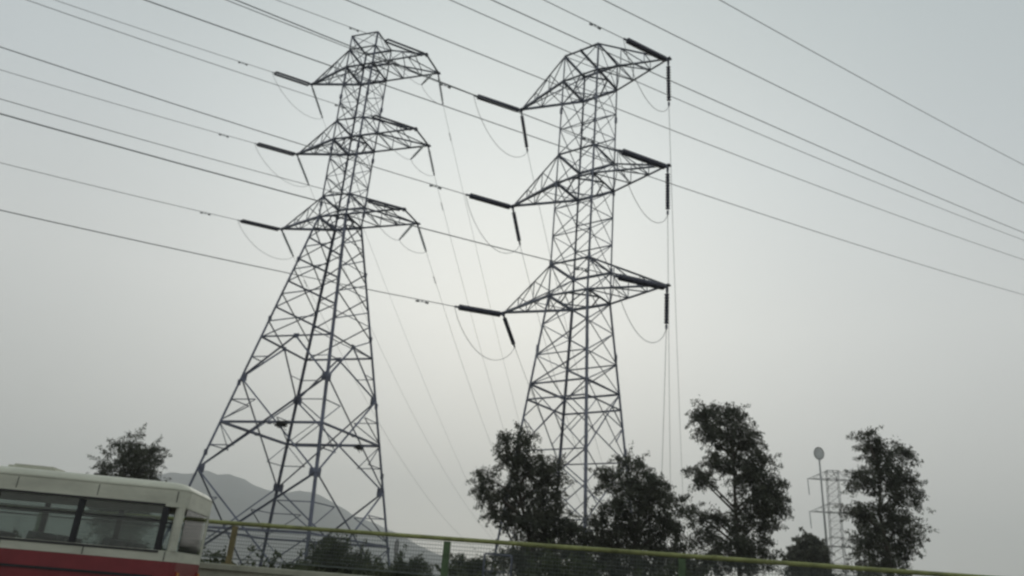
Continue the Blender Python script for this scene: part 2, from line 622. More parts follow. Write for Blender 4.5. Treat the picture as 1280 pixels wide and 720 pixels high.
AZ_IN = R(55.5)
tips = {}
for i in range(3):
    tips['1L%d' % i] = t1_world(-AL1, YL1, ZA1[i])
    tips['1N%d' % i] = t1_world(AR1, -YT1, ZA1[i])
    tips['1F%d' % i] = t1_world(AR1, YT1, ZA1[i])
    tips['2L%d' % i] = t2_world(-4.0302, 0, Z2[i])
    tips['2R%d' % i] = t2_world(4.0492, 0, Z2[i])
TN = {'1': 'splayed pylon', '2': 'slim pylon'}
SIDE = {'L': 'left', 'N': 'right', 'F': 'right', 'R': 'right'}
inc = {'1L0': ((297, 275), (190, 250)), '1L1': ((318, 179), (190, 143)), '1L2': ((340, 90), (190, 41)),
       '1N0': ((457, 250), (190, 178)), '1N1': ((463, 144), (190, 54)), '1N2': ((479, 49), (346, 0)),
       '2L0': ((568, 383), (190, 305)), '2L1': ((582, 243), (190, 121)), '2L2': ((592, 119), (283, 0)),
       '2R0': ((768, 345), (190, 195)), '2R1': ((773, 187.5), (295, 0)), '2R2': ((779, 48), (680, 0))}
in_end = {}
for k, (a, b) in inc.items():
    A = tips[k] - Vector((0, 0, 0.1))
    e = on_plane(A, AZ_IN, *a)
    q = on_plane(A, AZ_IN, *b)
    where = 'the %s %s arm of the %s' % (LV[int(k[2])], SIDE[k[1]], TN[k[0]])
    if k[0] == '1':
        insulator(A, e, 'twin disc strings stretched from %s' % where, 'strain insulators', DISC_D, 0.085 if k[1] == 'L' else 0.07, True)
    else:
        insulator(A, e, 'thick disc string stretched from %s' % where, 'strain insulators', DISC_D, 0.14)
    in_end[k] = e
    pts = parab(e, AZ_IN, q, 0.0011, 0, -125, 40)
    i_d = 1.9 if k[0] == '1' else 1.6
    pd = parab(e, AZ_IN, q, 0.0011, 0, -i_d, 1)[1]
    wire('conductor_wire', pts, 0.017, WIRE, 'bare wire running left from %s' % where, 'power line',
         'wires ending at the pylons', (pd, pts[1] - pts[0]))

# outgoing strings, far wires and jumper loops
def far_curve(A, az, s, c, t1, n=26):
    h = Vector((math.sin(az), math.cos(az), 0))
    return [A + h * t + Vector((0, 0, -s * t + c * t * t)) for t in [t1 * k / n for k in range(n + 1)]]


# key: (azimuth, slope of the string, string length, slope of the wire, curvature)
out = {'1L0': (13, 0.46, 2.2, 0.42, .0029), '1L1': (13, 0.46, 2.4, 0.42, .0022), '1L2': (13, 0.50, 2.5, 0.43, .0012),
       '1F0': (13, 0.40, 2.2, 0.42, .0026), '1F1': (13, 0.60, 2.0, 0.46, .0016), '1F2': (13, 0.75, 2.0, 0.47, .0012),
       '2L0': (19, 0.45, 2.2, 0.44, .0065), '2L1': (19, 0.80, 2.0, 0.62, .0070), '2L2': (19, 0.95, 2.1, 0.66, .0050),
       '2R0': (11.0, 1.6, 1.7, 0.55, .0085), '2R1': (12.9, 1.7, 2.0, 0.62, .0068), '2R2': (14.6, 1.8, 2.0, 0.70, .0058)}
for k, (az, s0, L, s1, c) in out.items():
    az = R(az)
    A = tips[k] - Vector((0, 0, 0.12))
    d = Vector((math.sin(az), math.cos(az), -s0)).normalized()
    e = A + d * L
    where = 'the %s %s arm of the %s' % (LV[int(k[2])], SIDE[k[1]], TN[k[0]])
    if k[0] == '1':
        insulator(A, e, 'pale string hanging from %s' % where, 'hanging insulators', DISC_G, 0.078)
    else:
        insulator(A, e, 'dark string hanging from %s' % where, 'hanging insulators', DISC_D, 0.10)
    pts = far_curve(e, az, s1, c, (s1 / (2 * c)) * 1.15)
    if k[0] == '2':
        pts = far_curve(e, az, s1, c, (s1 / (2 * c)) * 1.0)
    pd = far_curve(e, az, s1, c, 2.2, 1)[1]
    wire('conductor_wire', pts, 0.011, WIRE_L, 'thin wire dropping away from %s' % where, 'power line',
         'wires dropping away behind the pylons', (pd, pts[1] - pts[0]) if k[0] == '1' else None, ds=0.55)
    src = in_end[k.replace('F', 'N')]
    lab = 'slack cable loop below %s' % where
    if k[0] == '1' and k[1] == 'F':
        # jumper carried by a second, leaning string
        B = tips[k].lerp(tips[k.replace('F', 'N')], 0.22) - Vector((0, 0, 0.1))
        hpt = B + Vector((-0.75, -0.2, -1.35))
        insulator(B, hpt, 'pale leaning jumper string below %s' % where, 'jumper insulators', DISC_G, 0.078)
        pts = loop(src, hpt, 0.55, 12)[:-1] + loop(hpt, e, 0.35, 8)
    else:
        pts = loop(src, e, {'1': 0.95, '2': 1.35}[k[0]])
    wire('jumper_cable', pts, 0.013, WIRE_L if k[0] == '1' else WIRE_L, lab, 'jumper cable', 'jumper loops')

# the six wires of a nearer line that cross the picture above
cross = [((900, 0), (1090, 105), 13.0, 'uppermost bare wire crossing the top right corner of the sky'),
         ((755, 0), (1090, 165), 13.0, 'second highest bare wire crossing above the slim pylon'),
         ((615, 0), (960, 155), 13.5, 'bare wire crossing just over the peak of the slim pylon'),
         ((563, 0), (960, 172), 17.0, 'bare wire passing close by the top cage of the slim pylon'),
         ((433, 0), (960, 209), 17.0, 'bare wire passing under the top arms of the slim pylon'),
         ((190, 3), (960, 270), 17.0, 'bare wire running past the tops of both pylons')]
dvec = Vector((math.sin(AZ_IN), math.cos(AZ_IN), 0))
nvec = Vector((math.cos(AZ_IN), -math.sin(AZ_IN), 0))
for a, b, n, lab in cross:
    A = nvec * (-n)
    A.z = EYE
    pa, pb = on_plane(A, AZ_IN, *a), on_plane(A, AZ_IN, *b)
    pts = parab(pa, AZ_IN, pb, 0.0006, -80, (pb - pa).dot(dvec) + 40, 50)
    wire('conductor_wire', pts, 0.0135, WIRE, lab, 'power line', 'wires of the line passing overhead')

# suspension strings of the far pylon
for i in range(3):
    c, s = math.cos(R(-14)), math.sin(R(-14))
    A = Vector((p3.x - c * 4.03 * .84, p3.y - s * 4.03 * .84, Z2[i] * .84 - 0.1))
    insulator(A, A - Vector((-0.1, 0, 2.2)), 'thin grey string hanging from the %s left arm of the far pylon' % LV[i],
              'strings of the far pylon', DISC_G, 0.09)

# ------------------------------------------------------------------ mast with a round head
mp = at(1037, 700, 98)
mt = at(1024, 573, 98)
ma = tag(empty('tall_mast', (mp.x, mp.y, 0)), 'thin tall mast with a round grey disc head beside the far pylon', 'mast')
mb = MB()
H = mt.z
lean = Vector((mt.x - mp.x, 0, 0))
lean.x = max(-1.0, min(1.0, lean.x))
mb.tube([(0, 0, 0), tuple(Vector((lean.x * .5, 0, H * .5))), tuple(Vector((lean.x, 0, H)))], [0.2, 0.15, 0.10], 8)
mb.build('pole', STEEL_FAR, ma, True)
hc = Vector((lean.x, 0, H + 0.62))
mb = MB()
ring = [hc + Vector((0.60 * math.cos(k * math.pi / 12), -0.02, 0.76 * math.sin(k * math.pi / 12))) for k in range(25)]
mb.tube(ring, 0.07, 6, False)
mb.build('head_rim', STEEL_FAR, ma, True)
mb = MB()
n = 24
front = [hc + Vector((0.55 * math.cos(k * 2 * math.pi / n), -0.05, 0.71 * math.sin(k * 2 * math.pi / n))) for k in range(n)]
back = [p + Vector((0, 0.16, 0)) for p in front]
mb.add(front + back, [tuple(range(n))[::-1], tuple(range(n, 2 * n))] + [(k, (k + 1) % n, n + (k + 1) % n, n + k) for k in range(n)])
mb.build('disc_head', SIGN, ma)

# ------------------------------------------------------------------ road, parapet, fence
P0, P1 = Vector((-5.47, 15.59, 0)), Vector((6.26, 13.38, 0))
RD = (P1 - P0).normalized()                       # along the road
RN = Vector((RD.y, -RD.x, 0))                     # towards the camera
if RN.y > 0:
    RN = -RN
ROADY = math.atan2(RD.y, RD.x)


def rd(s, n, z=0.0):
    return P0 + RD * s + RN * n + Vector((0, 0, z))


def sheet(name, s0, s1, n0, n1, z, M):
    mb = MB()
    mb.add([rd(s0, n0, z), rd(s1, n0, z), rd(s1, n1, z), rd(s0, n1, z)], [(0, 1, 2, 3)])
    o = mb.build(name, M)
    if o.data.polygons[0].normal.z < 0:
        o.data.flip_normals()
    return o


g = MB()
gx0, gx1, gy0, gy1 = -2600, 2600, -700, 2500
N = 24
for i in range(N + 1):
    for j in range(N + 1):
        g.v.append((gx0 + (gx1 - gx0) * i / N, gy0 + (gy1 - gy0) * j / N, 0))
for i in range(N):
    for j in range(N):
        a = i * (N + 1) + j
        g.f.append((a, a + N + 1, a + N + 2, a + 1))
tag(g.build('ground', SOIL), kind='structure')
tag(sheet('road', -120, 120, 0.1, 19, 0.004, ASPH), kind='structure')
mk = MB()
for k in range(-14, 16):
    for n in (5.6, 9.3, 13.0):
        a = k * 8
        mk.add([rd(a, n - .06, .008), rd(a + 3.5, n - .06, .008), rd(a + 3.5, n + .06, .008), rd(a, n + .06, .008)], [(3, 2, 1, 0)])
mk.add([rd(-120, 1.3, .008), rd(120, 1.3, .008), rd(120, 1.42, .008), rd(-120, 1.42, .008)], [(3, 2, 1, 0)])
tag(mk.build('lane_markings', PAINTW), kind='structure')

BT = EYE + 0.112          # parapet top
par = MB()
sect = [(0.16, 0.0), (0.16, 0.18), (0.06, 0.42), (0.0, BT - 0.10), (0.05, BT - 0.10), (0.05, BT - 0.012), (0.038, BT),
        (-0.238, BT), (-0.25, BT - 0.012), (-0.25, BT - 0.10), (-0.2, BT - 0.10), (-0.2, 0.0)]
s = -28.0
while s < 40:
    L = 3.985
    vs = [rd(q, n, z) for q in (s, s + L) for n, z in sect]
    m = len(sect)
    par.add(vs, [(i, (i + 1) % m, m + (i + 1) % m, m + i) for i in range(m)] + [tuple(range(m))[::-1], tuple(range(m, 2 * m))])
    s += 4.0
tag(par.build('concrete_parapet', CONC), 'long low beige concrete wall along the roadside under the green fence', 'wall')

fe = tag(empty('roadside_fence', rd(0, -0.1, BT)),
         'yellow green pipe railing with wire mesh and green posts on the roadside wall', 'fence')
fl = fe.location.copy()
RAILZ = EYE + 0.89


def s_of(px):             # distance along the road line of a photo column at rail height
    d = ray(px, 670)
    # solve P0 + RD*s + RN*-0.1 on the vertical plane of the sight line
    m = Vector((d.y, -d.x, 0))
    base = rd(0, -0.1)
    return -m.dot(base) / m.dot(RD)


sp0, sp1 = s_of(292), s_of(560)
step = sp1 - sp0
posts = [sp0 + step * k for k in range(-6, 9)]
mb = MB()
mb.tube([rd(posts[0] - 1, -0.1, RAILZ - 0.045) - fl, rd(posts[-1] + 1, -0.1, RAILZ - 0.04) - fl], 0.040, 10)
for q in posts[::2]:
    mb.tube([rd(q + 0.5, -0.1, RAILZ - 0.04) - fl, rd(q + 0.68, -0.1, RAILZ - 0.04) - fl], 0.046, 10)
mb.build('top_rail', YEL, fe, True)
mb = MB()
mb.tube([rd(posts[0] - 1, -0.1, BT + 0.10) - fl, rd(posts[-1] + 1, -0.1, BT + 0.10) - fl], 0.009, 6)
mb.build('bottom_rail', MESHW, fe, True)
for k, sp_ in enumerate(posts):
    mb = MB()
    w = 0.045 if k == 6 else 0.06
    mb.box(rd(sp_, -0.1, (BT + RAILZ - 0.09) / 2) - fl, (w * 2, 0.07, RAILZ - 0.09 - BT), (RD, RN, Vector((0, 0, 1))))
    mb.box(rd(sp_, -0.1, BT + 0.008) - fl, (0.2, 0.16, 0.016), (RD, RN, Vector((0, 0, 1))))
    o = mb.build('post', OCH if k == 6 else GRN, fe)
    if k == 6:
        o['label'] = 'ochre coloured post'
for a, b in zip(posts[:-1], posts[1:]):
    mb = MB()
    a += 0.08
    b -= 0.08
    z0, z1 = BT + 0.115, RAILZ - 0.10
    q = a
    while q <= b:
        mb.box(rd(q, -0.1, (z0 + z1) / 2) - fl, (0.0045, 0.0045, z1 - z0), (RD, RN, Vector((0, 0, 1))))
        q += 0.05
    for k in range(10):
        z = z0 + (z1 - z0) * k / 9
        mb.box(rd((a + b) / 2, -0.106, z) - fl, (b - a, 0.006, 0.0075), (RD, RN, Vector((0, 0, 1))))
    mb.build('mesh_panel', MESHW, fe)

for px, nm in ((524, 'larger'), (556, 'smaller')):
    s_ = s_of(px)
    r_ = 0.032 if nm == 'larger' else 0.02
    mb = MB()
    prof = [(0, 0.0), (r_ * .6, 0.0), (r_ * .6, 0.02), (r_, 0.025), (r_, 0.06), (r_ * .8, 0.075), (0.0, 0.08)]
    pts = [(0, 0, z) for r0, z in prof]
    mb.tube(pts, [max(0.002, r0) for r0, z in prof], 12)
    o = mb.build('roadside_reflector', REFL, None, True)
    o.location = rd(s_, -0.02, BT - 0.0)
    tag(o, '%s round white reflector stud on top of the roadside wall' % nm, 'reflector', 'reflectors on the wall')

# ------------------------------------------------------------------ minibus at the left
bus_n = 3.0                                       # its near side, metres from the parapet
d_ = ray(231, 640)
m_ = Vector((d_.y, -d_.x, 0))
s_end = -m_.dot(rd(0, bus_n)) / m_.dot(RD)
BUSR_ = R(18)
_ax = Vector((math.cos(ROADY + BUSR_), math.sin(ROADY + BUSR_), 0))
_ay = Vector((-_ax.y, _ax.x, 0))
bus = tag(empty('minibus', rd(s_end, bus_n, 0.004) - _ax * 3.2 + _ay * 1.0, ROADY + BUSR_),
          'cream roofed minibus with dark windows and dark red lower body on the left', 'bus')
# local axes: x along the road (rear end at +3.2), y away from the camera, near side at y=-1.0
HW, XR, XF = 1.0, 3.2, -3.4
depth0 = rd(s_end - 1.5, bus_n).y
z_of = lambda py: EYE + ray(205, py).z * rd(s_of(205), bus_n).y
ZR, ZW1, ZW0, ZS0, ZRED0 = 2.46, 2.08, 1.45, 1.30, 1.09


def rounded_shell(mb, z0, z1, x0, x1, hw, t=0.05, rc=0.22, inset=0.0):
    """a vertical band wrapped round the bus with rounded corners"""
    def loop_(h, xa, xb, rr):
        pts = []
        for cx, cy, a0 in ((xb - rr, h - rr, 0), (xa + rr, h - rr, 90), (xa + rr, -h + rr, 180), (xb - rr, -h + rr, 270)):
            for k in range(7):
                a = R(a0 + 15 * k)
                pts.append((cx + rr * math.cos(a), cy + rr * math.sin(a)))
        return pts
    o = loop_(hw - inset, x0 + inset, x1 - inset, rc)
    i = loop_(hw - inset - t, x0 + inset + t, x1 - inset - t, rc * 0.8)
    n = len(o)
    vs = [(x, y, z0) for x, y in o] + [(x, y, z1) for x, y in o] + [(x, y, z0) for x, y in i] + [(x, y, z1) for x, y in i]
    fs = []
    for k in range(n):
        j = (k + 1) % n
        fs += [(k, j, n + j, n + k), (2 * n + j, 2 * n + k, 3 * n + k, 3 * n + j),
               (n + k, n + j, 3 * n + j, 3 * n + k), (j, k, 2 * n + k, 2 * n + j)]
    mb.add(vs, fs)


mb = MB()
rounded_shell(mb, 0.42, ZRED0, XF, XR, HW)
mb.box((0, 0, 0.46), (XR - XF - 0.3, 2 * HW - 0.3, 0.06))
lower = mb.build('lower_body', BUSR, bus)
mb = MB()
rounded_shell(mb, ZRED0 + 0.002, ZS0, XF, XR, HW + 0.006)
mb.build('red_band', BUSR, bus)
mb = MB()
rounded_shell(mb, ZS0 + 0.002, ZW0, XF, XR, HW)
mb.build('cream_band', BUSW, bus)
mb = MB()
rounded_shell(mb, ZW1, ZR - 0.14, XF, XR, HW)
mb.build('roof_band', BUSW, bus)
mb = MB()      # roof cap, domed in steps
prev = None
rings = []
for ins, z in ((0.0, ZR - 0.138), (0.02, ZR - 0.09), (0.07, ZR - 0.04), (0.16, ZR - 0.01), (0.45, ZR + 0.02)):
    h, xa, xb, rr = HW - ins, XF + ins, XR - ins, 0.22
    pts = []
    for cx, cy, a0 in ((xb - rr, h - rr, 0), (xa + rr, h - rr, 90), (xa + rr, -h + rr, 180), (xb - rr, -h + rr, 270)):
        for k in range(7):
            a = R(a0 + 15 * k)
            pts.append((cx + rr * math.cos(a), cy + rr * math.sin(a), z))
    rings.append(pts)
n = len(rings[0])
fs = []
for q in range(len(rings) - 1):
    for k in range(n):
        j = (k + 1) % n
        fs.append((q * n + k, q * n + j, (q + 1) * n + j, (q + 1) * n + k))
fs.append(tuple((len(rings) - 1) * n + k for k in range(n)))
fs.append(tuple(range(n))[::-1])
mb.add([p for r_ in rings for p in r_], fs)
roof = mb.build('roof', BUSW, bus, True)
mb = MB()
mb.box((-0.1, -HW - 0.012, ZW1 + 0.02), (XR - XF - 0.6, 0.022, 0.03))
mb.build('drip_rail', BLACK, roof)
xs = [XF + 0.28 + k * (XR - XF - 0.56) / 5 for k in range(6)]
for yy in (-1, 1):
    for k, x in enumerate(xs):
        mb = MB()
        mb.box((x, yy * (HW - 0.03), (ZW0 + ZW1) / 2), (0.09, 0.05, ZW1 - ZW0 - 0.006))
        mb.build('pillar', BLACK, bus)
    for a, b in zip(xs[:-1], xs[1:]):
        mb = MB()
        mb.box(((a + b) / 2, yy * (HW - 0.028), (ZW0 + ZW1) / 2), (b - a - 0.10, 0.012, ZW1 - ZW0 - 0.01))
        o = mb.build('window', GLASS, bus)
        mb = MB()
        mb.box(((a + b) / 2, yy * (HW - 0.012), ZW0 + 0.42), (b - a - 0.10, 0.02, 0.022))
        mb.build('sash_bar', BLACK, o)
for xx, nm in ((XR - 0.03, 'rear_window'), (XF + 0.03, 'windscreen')):
    mb = MB()
    mb.box((xx, 0, (ZW0 + ZW1) / 2), (0.012, 2 * HW - 0.5, ZW1 - ZW0 - 0.01))
    mb.build(nm, GLASS, bus)
    for yy in (-1, 1):
        mb = MB()
        mb.tube([(xx - math.copysign(0.06, xx), yy * (HW - 0.10), ZW0 + 0.003), (xx - math.copysign(0.06, xx), yy * (HW - 0.10), ZW1 - 0.003)], 0.07, 8)
        mb.build('corner_pillar', BUSW, bus)
for k in range(5):
    for y in (-0.55, 0.55):
        mb = MB()
        x = XF + 1.1 + k * 1.05
        mb.box((x, y, 0.85), (0.45, 0.8, 0.14))
        mb.box((x + 0.22, y, 1.22), (0.12, 0.8, 0.70), (Vector((0.97, 0, -0.2)), Vector((0, 1, 0)), Vector((0.2, 0, 0.97))))
        mb.build('seat', SEAT, bus)
for x in (XF + 1.2, XR - 1.4):
    for yy in (-1, 1):
        prof = [(-.11, .18), (-.11, .31), (-.09, .345), (.09, .345), (.11, .31), (.11, .18)]
        mb = MB()
        vs, fs = [], []
        for k in range(24):
            a = k * math.pi / 12
            vs += [(x + r_ * math.cos(a), yy * (HW - 0.10) + w, 0.345 + r_ * math.sin(a)) for w, r_ in prof]
        for k in range(24):
            for q in range(6):
                fs.append((k * 6 + q, ((k + 1) % 24) * 6 + q, ((k + 1) % 24) * 6 + (q + 1) % 6, k * 6 + (q + 1) % 6))
        mb.add(vs, fs)
        wh = mb.build('wheel', BLACK, bus, True)
        mb = MB()
        mb.tube([(x, yy * (HW - 0.10) - .07, .345), (x, yy * (HW - 0.10) + .07, .345)], 0.18, 20)
        mb.build('hub', HUB, wh)
mb = MB()
mb.box((XR + 0.05, 0, 0.52), (0.1, 1.8, 0.18))
mb.build('bumper', BLACK, bus)
for yy in (-1, 1):
    mb = MB()
    mb.box((XR + 0.012, yy * 0.72, 1.02), (0.03, 0.14, 0.3))
    o = mb.build('tail_light', LAMPR, bus)
    mb = MB()
    mb.box((XR + 0.030, yy * 0.72, 1.12), (0.02, 0.12, 0.08))
    mb.build('turn_lens', LAMPO, o)
mb = MB()
mb.box((-0.1, -HW - 0.014, ZRED0 - 0.01), (XR - XF - 0.5, 0.016, 0.035))
mb.build('side_trim', BLACK, bus)

for k, x in enumerate((-2.0, 0.6)):
    mb = MB()
    mb.box((x, 0, ZR + 0.05), (0.7, 0.62, 0.05))
    mb.box((x, 0, ZR + 0.09), (0.58, 0.5, 0.03))
    mb.build('roof_hatch', BUSW, roof)
for k, x in enumerate([XF + 0.7 + 1.15 * q for q in range(6)]):
    mb = MB()
    mb.box((x, -HW - 0.0075, (ZS0 + ZW0) / 2), (0.010, 0.006, ZW0 - ZS0 - 0.02))
    mb.box((x, -HW - 0.0015, (ZW1 + ZR - 0.14) / 2 + 0.03), (0.010, 0.006, ZR - 0.14 - ZW1 - 0.08))
    mb.build('panel_seam', BLACK, bus)
mb = MB()
mb.box((-0.1, -HW - 0.004, ZW0 - 0.02), (XR - XF - 0.5, 0.012, 0.03))
mb.build('window_seal', BLACK, bus)
mb = MB()
mb.tube([(XF + 0.5, -0.62, 1.92), (XR - 0.5, -0.62, 1.92)], 0.016, 6)
mb.tube([(XF + 0.5, 0.62, 1.92), (XR - 0.5, 0.62, 1.92)], 0.016, 6)
mb.build('hand_rail', HUB, bus)

# ------------------------------------------------------------------ vegetation
def leaves(centres, radii, per, ln, wd, droop=0.5, twigs=16, spread=0.22, seed=1):
    """arrays of small leaf quads bunched on twigs inside ellipsoid clumps"""
    g_ = np.random.default_rng(seed)
    P = []
    for c, r_ in zip(centres, radii):
        vol = max(0.25, r_[0] * r_[2] / 0.2)
        nt = max(7, int(twigs * 2.4 * vol ** 0.8))
        d = g_.normal(size=(nt, 3))
        d /= np.linalg.norm(d, axis=1)[:, None]
        rr = g_.uniform(0.15, 1.0, size=(nt, 1)) ** 0.55
        tw = np.array(c) + d * rr * np.array(r_)
        k = per
        # each twig hangs outward and down, its leaves strung along it
        hd = d * np.array([0.75, 0.75, 0.35]) + np.array([0, 0, -0.55 * droop - 0.05]) + g_.normal(size=(nt, 3)) * 0.35
        hd /= np.linalg.norm(hd, axis=1)[:, None]
        ll = spread * g_.uniform(1.2, 3.2, size=(nt, 1, 1))
        tt = g_.uniform(-0.25, 1.0, size=(nt, k, 1))
        sp_ = hd[:, None, :] * tt * ll + g_.normal(size=(nt, k, 3)) * spread * 0.33 * (1.15 - 0.6 * np.clip(tt, 0, 1))
        P.append((tw[:, None, :] + sp_).reshape(-1, 3))
    P = np.concatenate(P)
    n_ = len(P)
    a = g_.normal(size=(n_, 3))
    a[:, 2] -= droop * 2
    a /= np.linalg.norm(a, axis=1)[:, None]
    b = np.cross(a, g_.normal(size=(n_, 3)))
    b /= np.linalg.norm(b, axis=1)[:, None]
    L = (ln * g_.uniform(.6, 1.3, size=(n_, 1)))
    W = (wd * g_.uniform(.7, 1.3, size=(n_, 1)))
    nrm = np.cross(a, b)
    V = np.stack([P - a * L * .5, P + b * W * .5 + nrm * W * .1, P + a * L * .5, P - b * W * .5 + nrm * W * .1], 1).reshape(-1, 3)
    return V


def leaf_mesh(name, V, M, parent=None):
    n_ = len(V)
    me = bpy.data.meshes.new(name)
    me.vertices.add(n_)
    me.vertices.foreach_set('co', V.astype(np.float32).ravel())
    me.loops.add(n_)
    me.loops.foreach_set('vertex_index', np.arange(n_, dtype=np.int32))
    me.polygons.add(n_ // 4)
    me.polygons.foreach_set('loop_start', np.arange(0, n_, 4, dtype=np.int32))
    me.polygons.foreach_set('loop_total', np.full(n_ // 4, 4, dtype=np.int32))
    me.update(calc_edges=True)
    me.materials.append(M)
    o = bpy.data.objects.new(name, me)
    COL.objects.link(o)
    if parent is not None:
        o.parent = parent
    return o


def tree(name, label, Y, base_px, clumps, seed, cat='tree', group=None, M=None, per=58, leaf=(0.11, 0.034), depth=1.0, spread=0.19, trunk_r=0.13, limbs=True):
    rr = random.Random(seed)
    b = at(base_px, 700, Y)
    root = tag(empty(name, (b.x, b.y, 0)), label, cat, group)
    cs, rs = [], []
    k = Y / F_PX * 1.08
    for px, py, rx, ry in clumps:
        c = at(px, py, Y)
        c.y += rr.uniform(-1, 1) * depth * 0.5 * max(rx, 14) * k * 1.6
        c = c - root.location
        cs.append(tuple(c))
        rs.append((rx * k * 1.05, max(rx, 12) * k * depth, ry * k * 1.05))
    V = leaves(cs, rs, per, leaf[0], leaf[1], seed=seed, spread=spread)
    V[:, 2] = np.maximum(V[:, 2], 0.03)
    leaf_mesh('crown', V, M or LEAF, root)
    mb = MB()
    top = max(c[2] for c in cs)
    tx = sum(c[0] for c in cs if c[2] > top * .6) / max(1, len([c for c in cs if c[2] > top * .6]))
    trunk = [Vector((tx * (t ** 1.3) + rr.uniform(-.08, .08) * (t > 0), rr.uniform(-.08, .08) * (t > 0), top * 0.92 * t)) for t in [i / 7 for i in range(8)]]
    mb.tube(trunk, [trunk_r * (1 - 0.85 * i / 7) * (1.35 if i == 0 else 1) for i in range(8)], 8)
    for c in cs:
        c = Vector(c)
        zz = max(0.25, min(top * 0.85, c.z - (0.35 + 0.45 * math.hypot(c.x - tx, c.y))))
        f = zz / (top * .92) * 7
        i = min(6, int(f))
        st = trunk[i].lerp(trunk[i + 1], f - i)
        midp = st.lerp(c, 0.55) + Vector((rr.uniform(-.12, .12), rr.uniform(-.12, .12), 0.12))
        mb.tube([st, midp, c], [trunk_r * 0.34, trunk_r * 0.22, trunk_r * 0.08], 5)
    mb.build('trunk', BARK, root, True)
    return root


tree('eucalyptus_tree', 'dark ragged tree with two narrow spires in front of the slim pylon left legs', 25.0, 678,
     [(631, 552, 7, 15), (656, 552, 9, 18), (640, 583, 14, 16), (668, 584, 16, 16), (690, 592, 12, 18), (648, 618, 20, 20), (684, 622, 19, 22),
      (640, 650, 13, 12), (690, 655, 22, 18), (606, 598, 8, 10), (603, 612, 9, 8), (613, 622, 8, 8), (618, 639, 5, 9), (661, 655, 17, 14),
      (672, 690, 24, 22), (712, 672, 18, 20), (640, 702, 22, 16), (705, 703, 24, 18)], 21, group='trees along the road')
tree('eucalyptus_tree', 'broad bushy dark tree in front of the slim pylon right legs', 24.0, 790,
     [(791, 580, 12, 11), (766, 600, 14, 14), (799, 604, 19, 18), (826, 610, 11, 14), (780, 634, 28, 22), (822, 640, 22, 20), (846, 660, 12, 11),
      (758, 662, 22, 18), (792, 676, 32, 24), (840, 692, 22, 20), (745, 690, 22, 20), (790, 712, 36, 20)], 22, group='trees along the road')
tree('eucalyptus_tree', 'tallest dark tree with a leaning crown and open lower left side', 26.0, 925,
     [(878, 514, 7, 13), (898, 519, 12, 15), (921, 519, 12, 13), (884, 545, 10, 15), (912, 550, 19, 20), (936, 548, 11, 18), (903, 574, 15, 13),
      (945, 580, 15, 18), (925, 592, 15, 16), (961, 606, 13, 16), (940, 622, 21, 18), (971, 630, 11, 13), (866, 594, 9, 8), (879, 606, 7, 7),
      (868, 640, 9, 8), (890, 646, 11, 8), (924, 651, 17, 14), (955, 650, 15, 15), (880, 668, 11, 9), (905, 690, 26, 18), (945, 692, 24, 22), (880, 706, 20, 16)],
     23, group='trees along the road')
tree('round_tree', 'small round dark tree just left of the far pylon', 52.0, 1012,
     [(1012, 682, 12, 12), (1006, 694, 12, 10), (1018, 696, 12, 11), (1011, 708, 16, 12), (1020, 722, 14, 14), (1004, 724, 14, 14)], 24,
     per=40, leaf=(0.26, 0.09), spread=0.25)
tree('eucalyptus_tree', 'layered dark tree partly covering the far pylon at the right', 27.0, 1112,
     [(1084, 549, 5, 12), (1096, 560, 12, 17), (1079, 598, 11, 13), (1100, 600, 17, 22), (1074, 638, 10, 10), (1098, 648, 22, 20), (1083, 676, 13, 12),
      (1112, 690, 26, 24), (1092, 716, 22, 14), (1118, 575, 14, 20), (1128, 615, 16, 20), (1130, 660, 18, 20)], 25, group='trees along the road')
tree('eucalyptus_tree', 'dark tree rising behind the minibus at the left edge', 30.0, 158,
     [(187, 566, 8, 12), (176, 580, 12, 16), (187, 592, 9, 11), (160, 560, 12, 18), (150, 590, 18, 20), (172, 612, 18, 16), (140, 620, 20, 20), (165, 640, 22, 20), (145, 660, 24, 20)],
     26, group='trees along the road')
tree('leafy_shrub', 'largest dark shrub in front of the right legs of the splayed pylon', 27.0, 415,
     [(404, 694, 11, 15), (417, 686, 12, 14), (430, 694, 11, 14), (412, 712, 16, 14), (428, 714, 16, 14)], 31, 'shrub', 'shrubs behind the fence', LEAF2, trunk_r=0.06)
tree('leafy_shrub', 'small shrub between the largest shrub and the right foot of the splayed pylon', 28.0, 454,
     [(453, 699, 8, 9), (458, 710, 12, 10), (448, 716, 12, 10)], 32, 'shrub', 'shrubs behind the fence', LEAF2, trunk_r=0.05)
tree('leafy_shrub', 'pointed dark shrub right of the splayed pylon behind the mesh', 27.0, 499,
     [(498, 704, 6, 8), (499, 714, 9, 9), (503, 724, 12, 9)], 33, 'shrub', 'shrubs behind the fence', LEAF2, trunk_r=0.05)
tree('leafy_shrub', 'thin shrub with bare twigs between the pointed shrub and the green post', 27.0, 521,
     [(516, 708, 6, 8), (525, 706, 6, 9), (520, 720, 12, 9)], 34, 'shrub', 'shrubs behind the fence', LEAF2, trunk_r=0.05)
tree('leafy_shrub', 'low rounded shrub just right of the green fence post', 27.0, 584,
     [(575, 706, 9, 9), (590, 709, 10, 8), (602, 707, 8, 8), (584, 722, 18, 10)], 35, 'shrub', 'shrubs behind the fence', LEAF2, trunk_r=0.05)
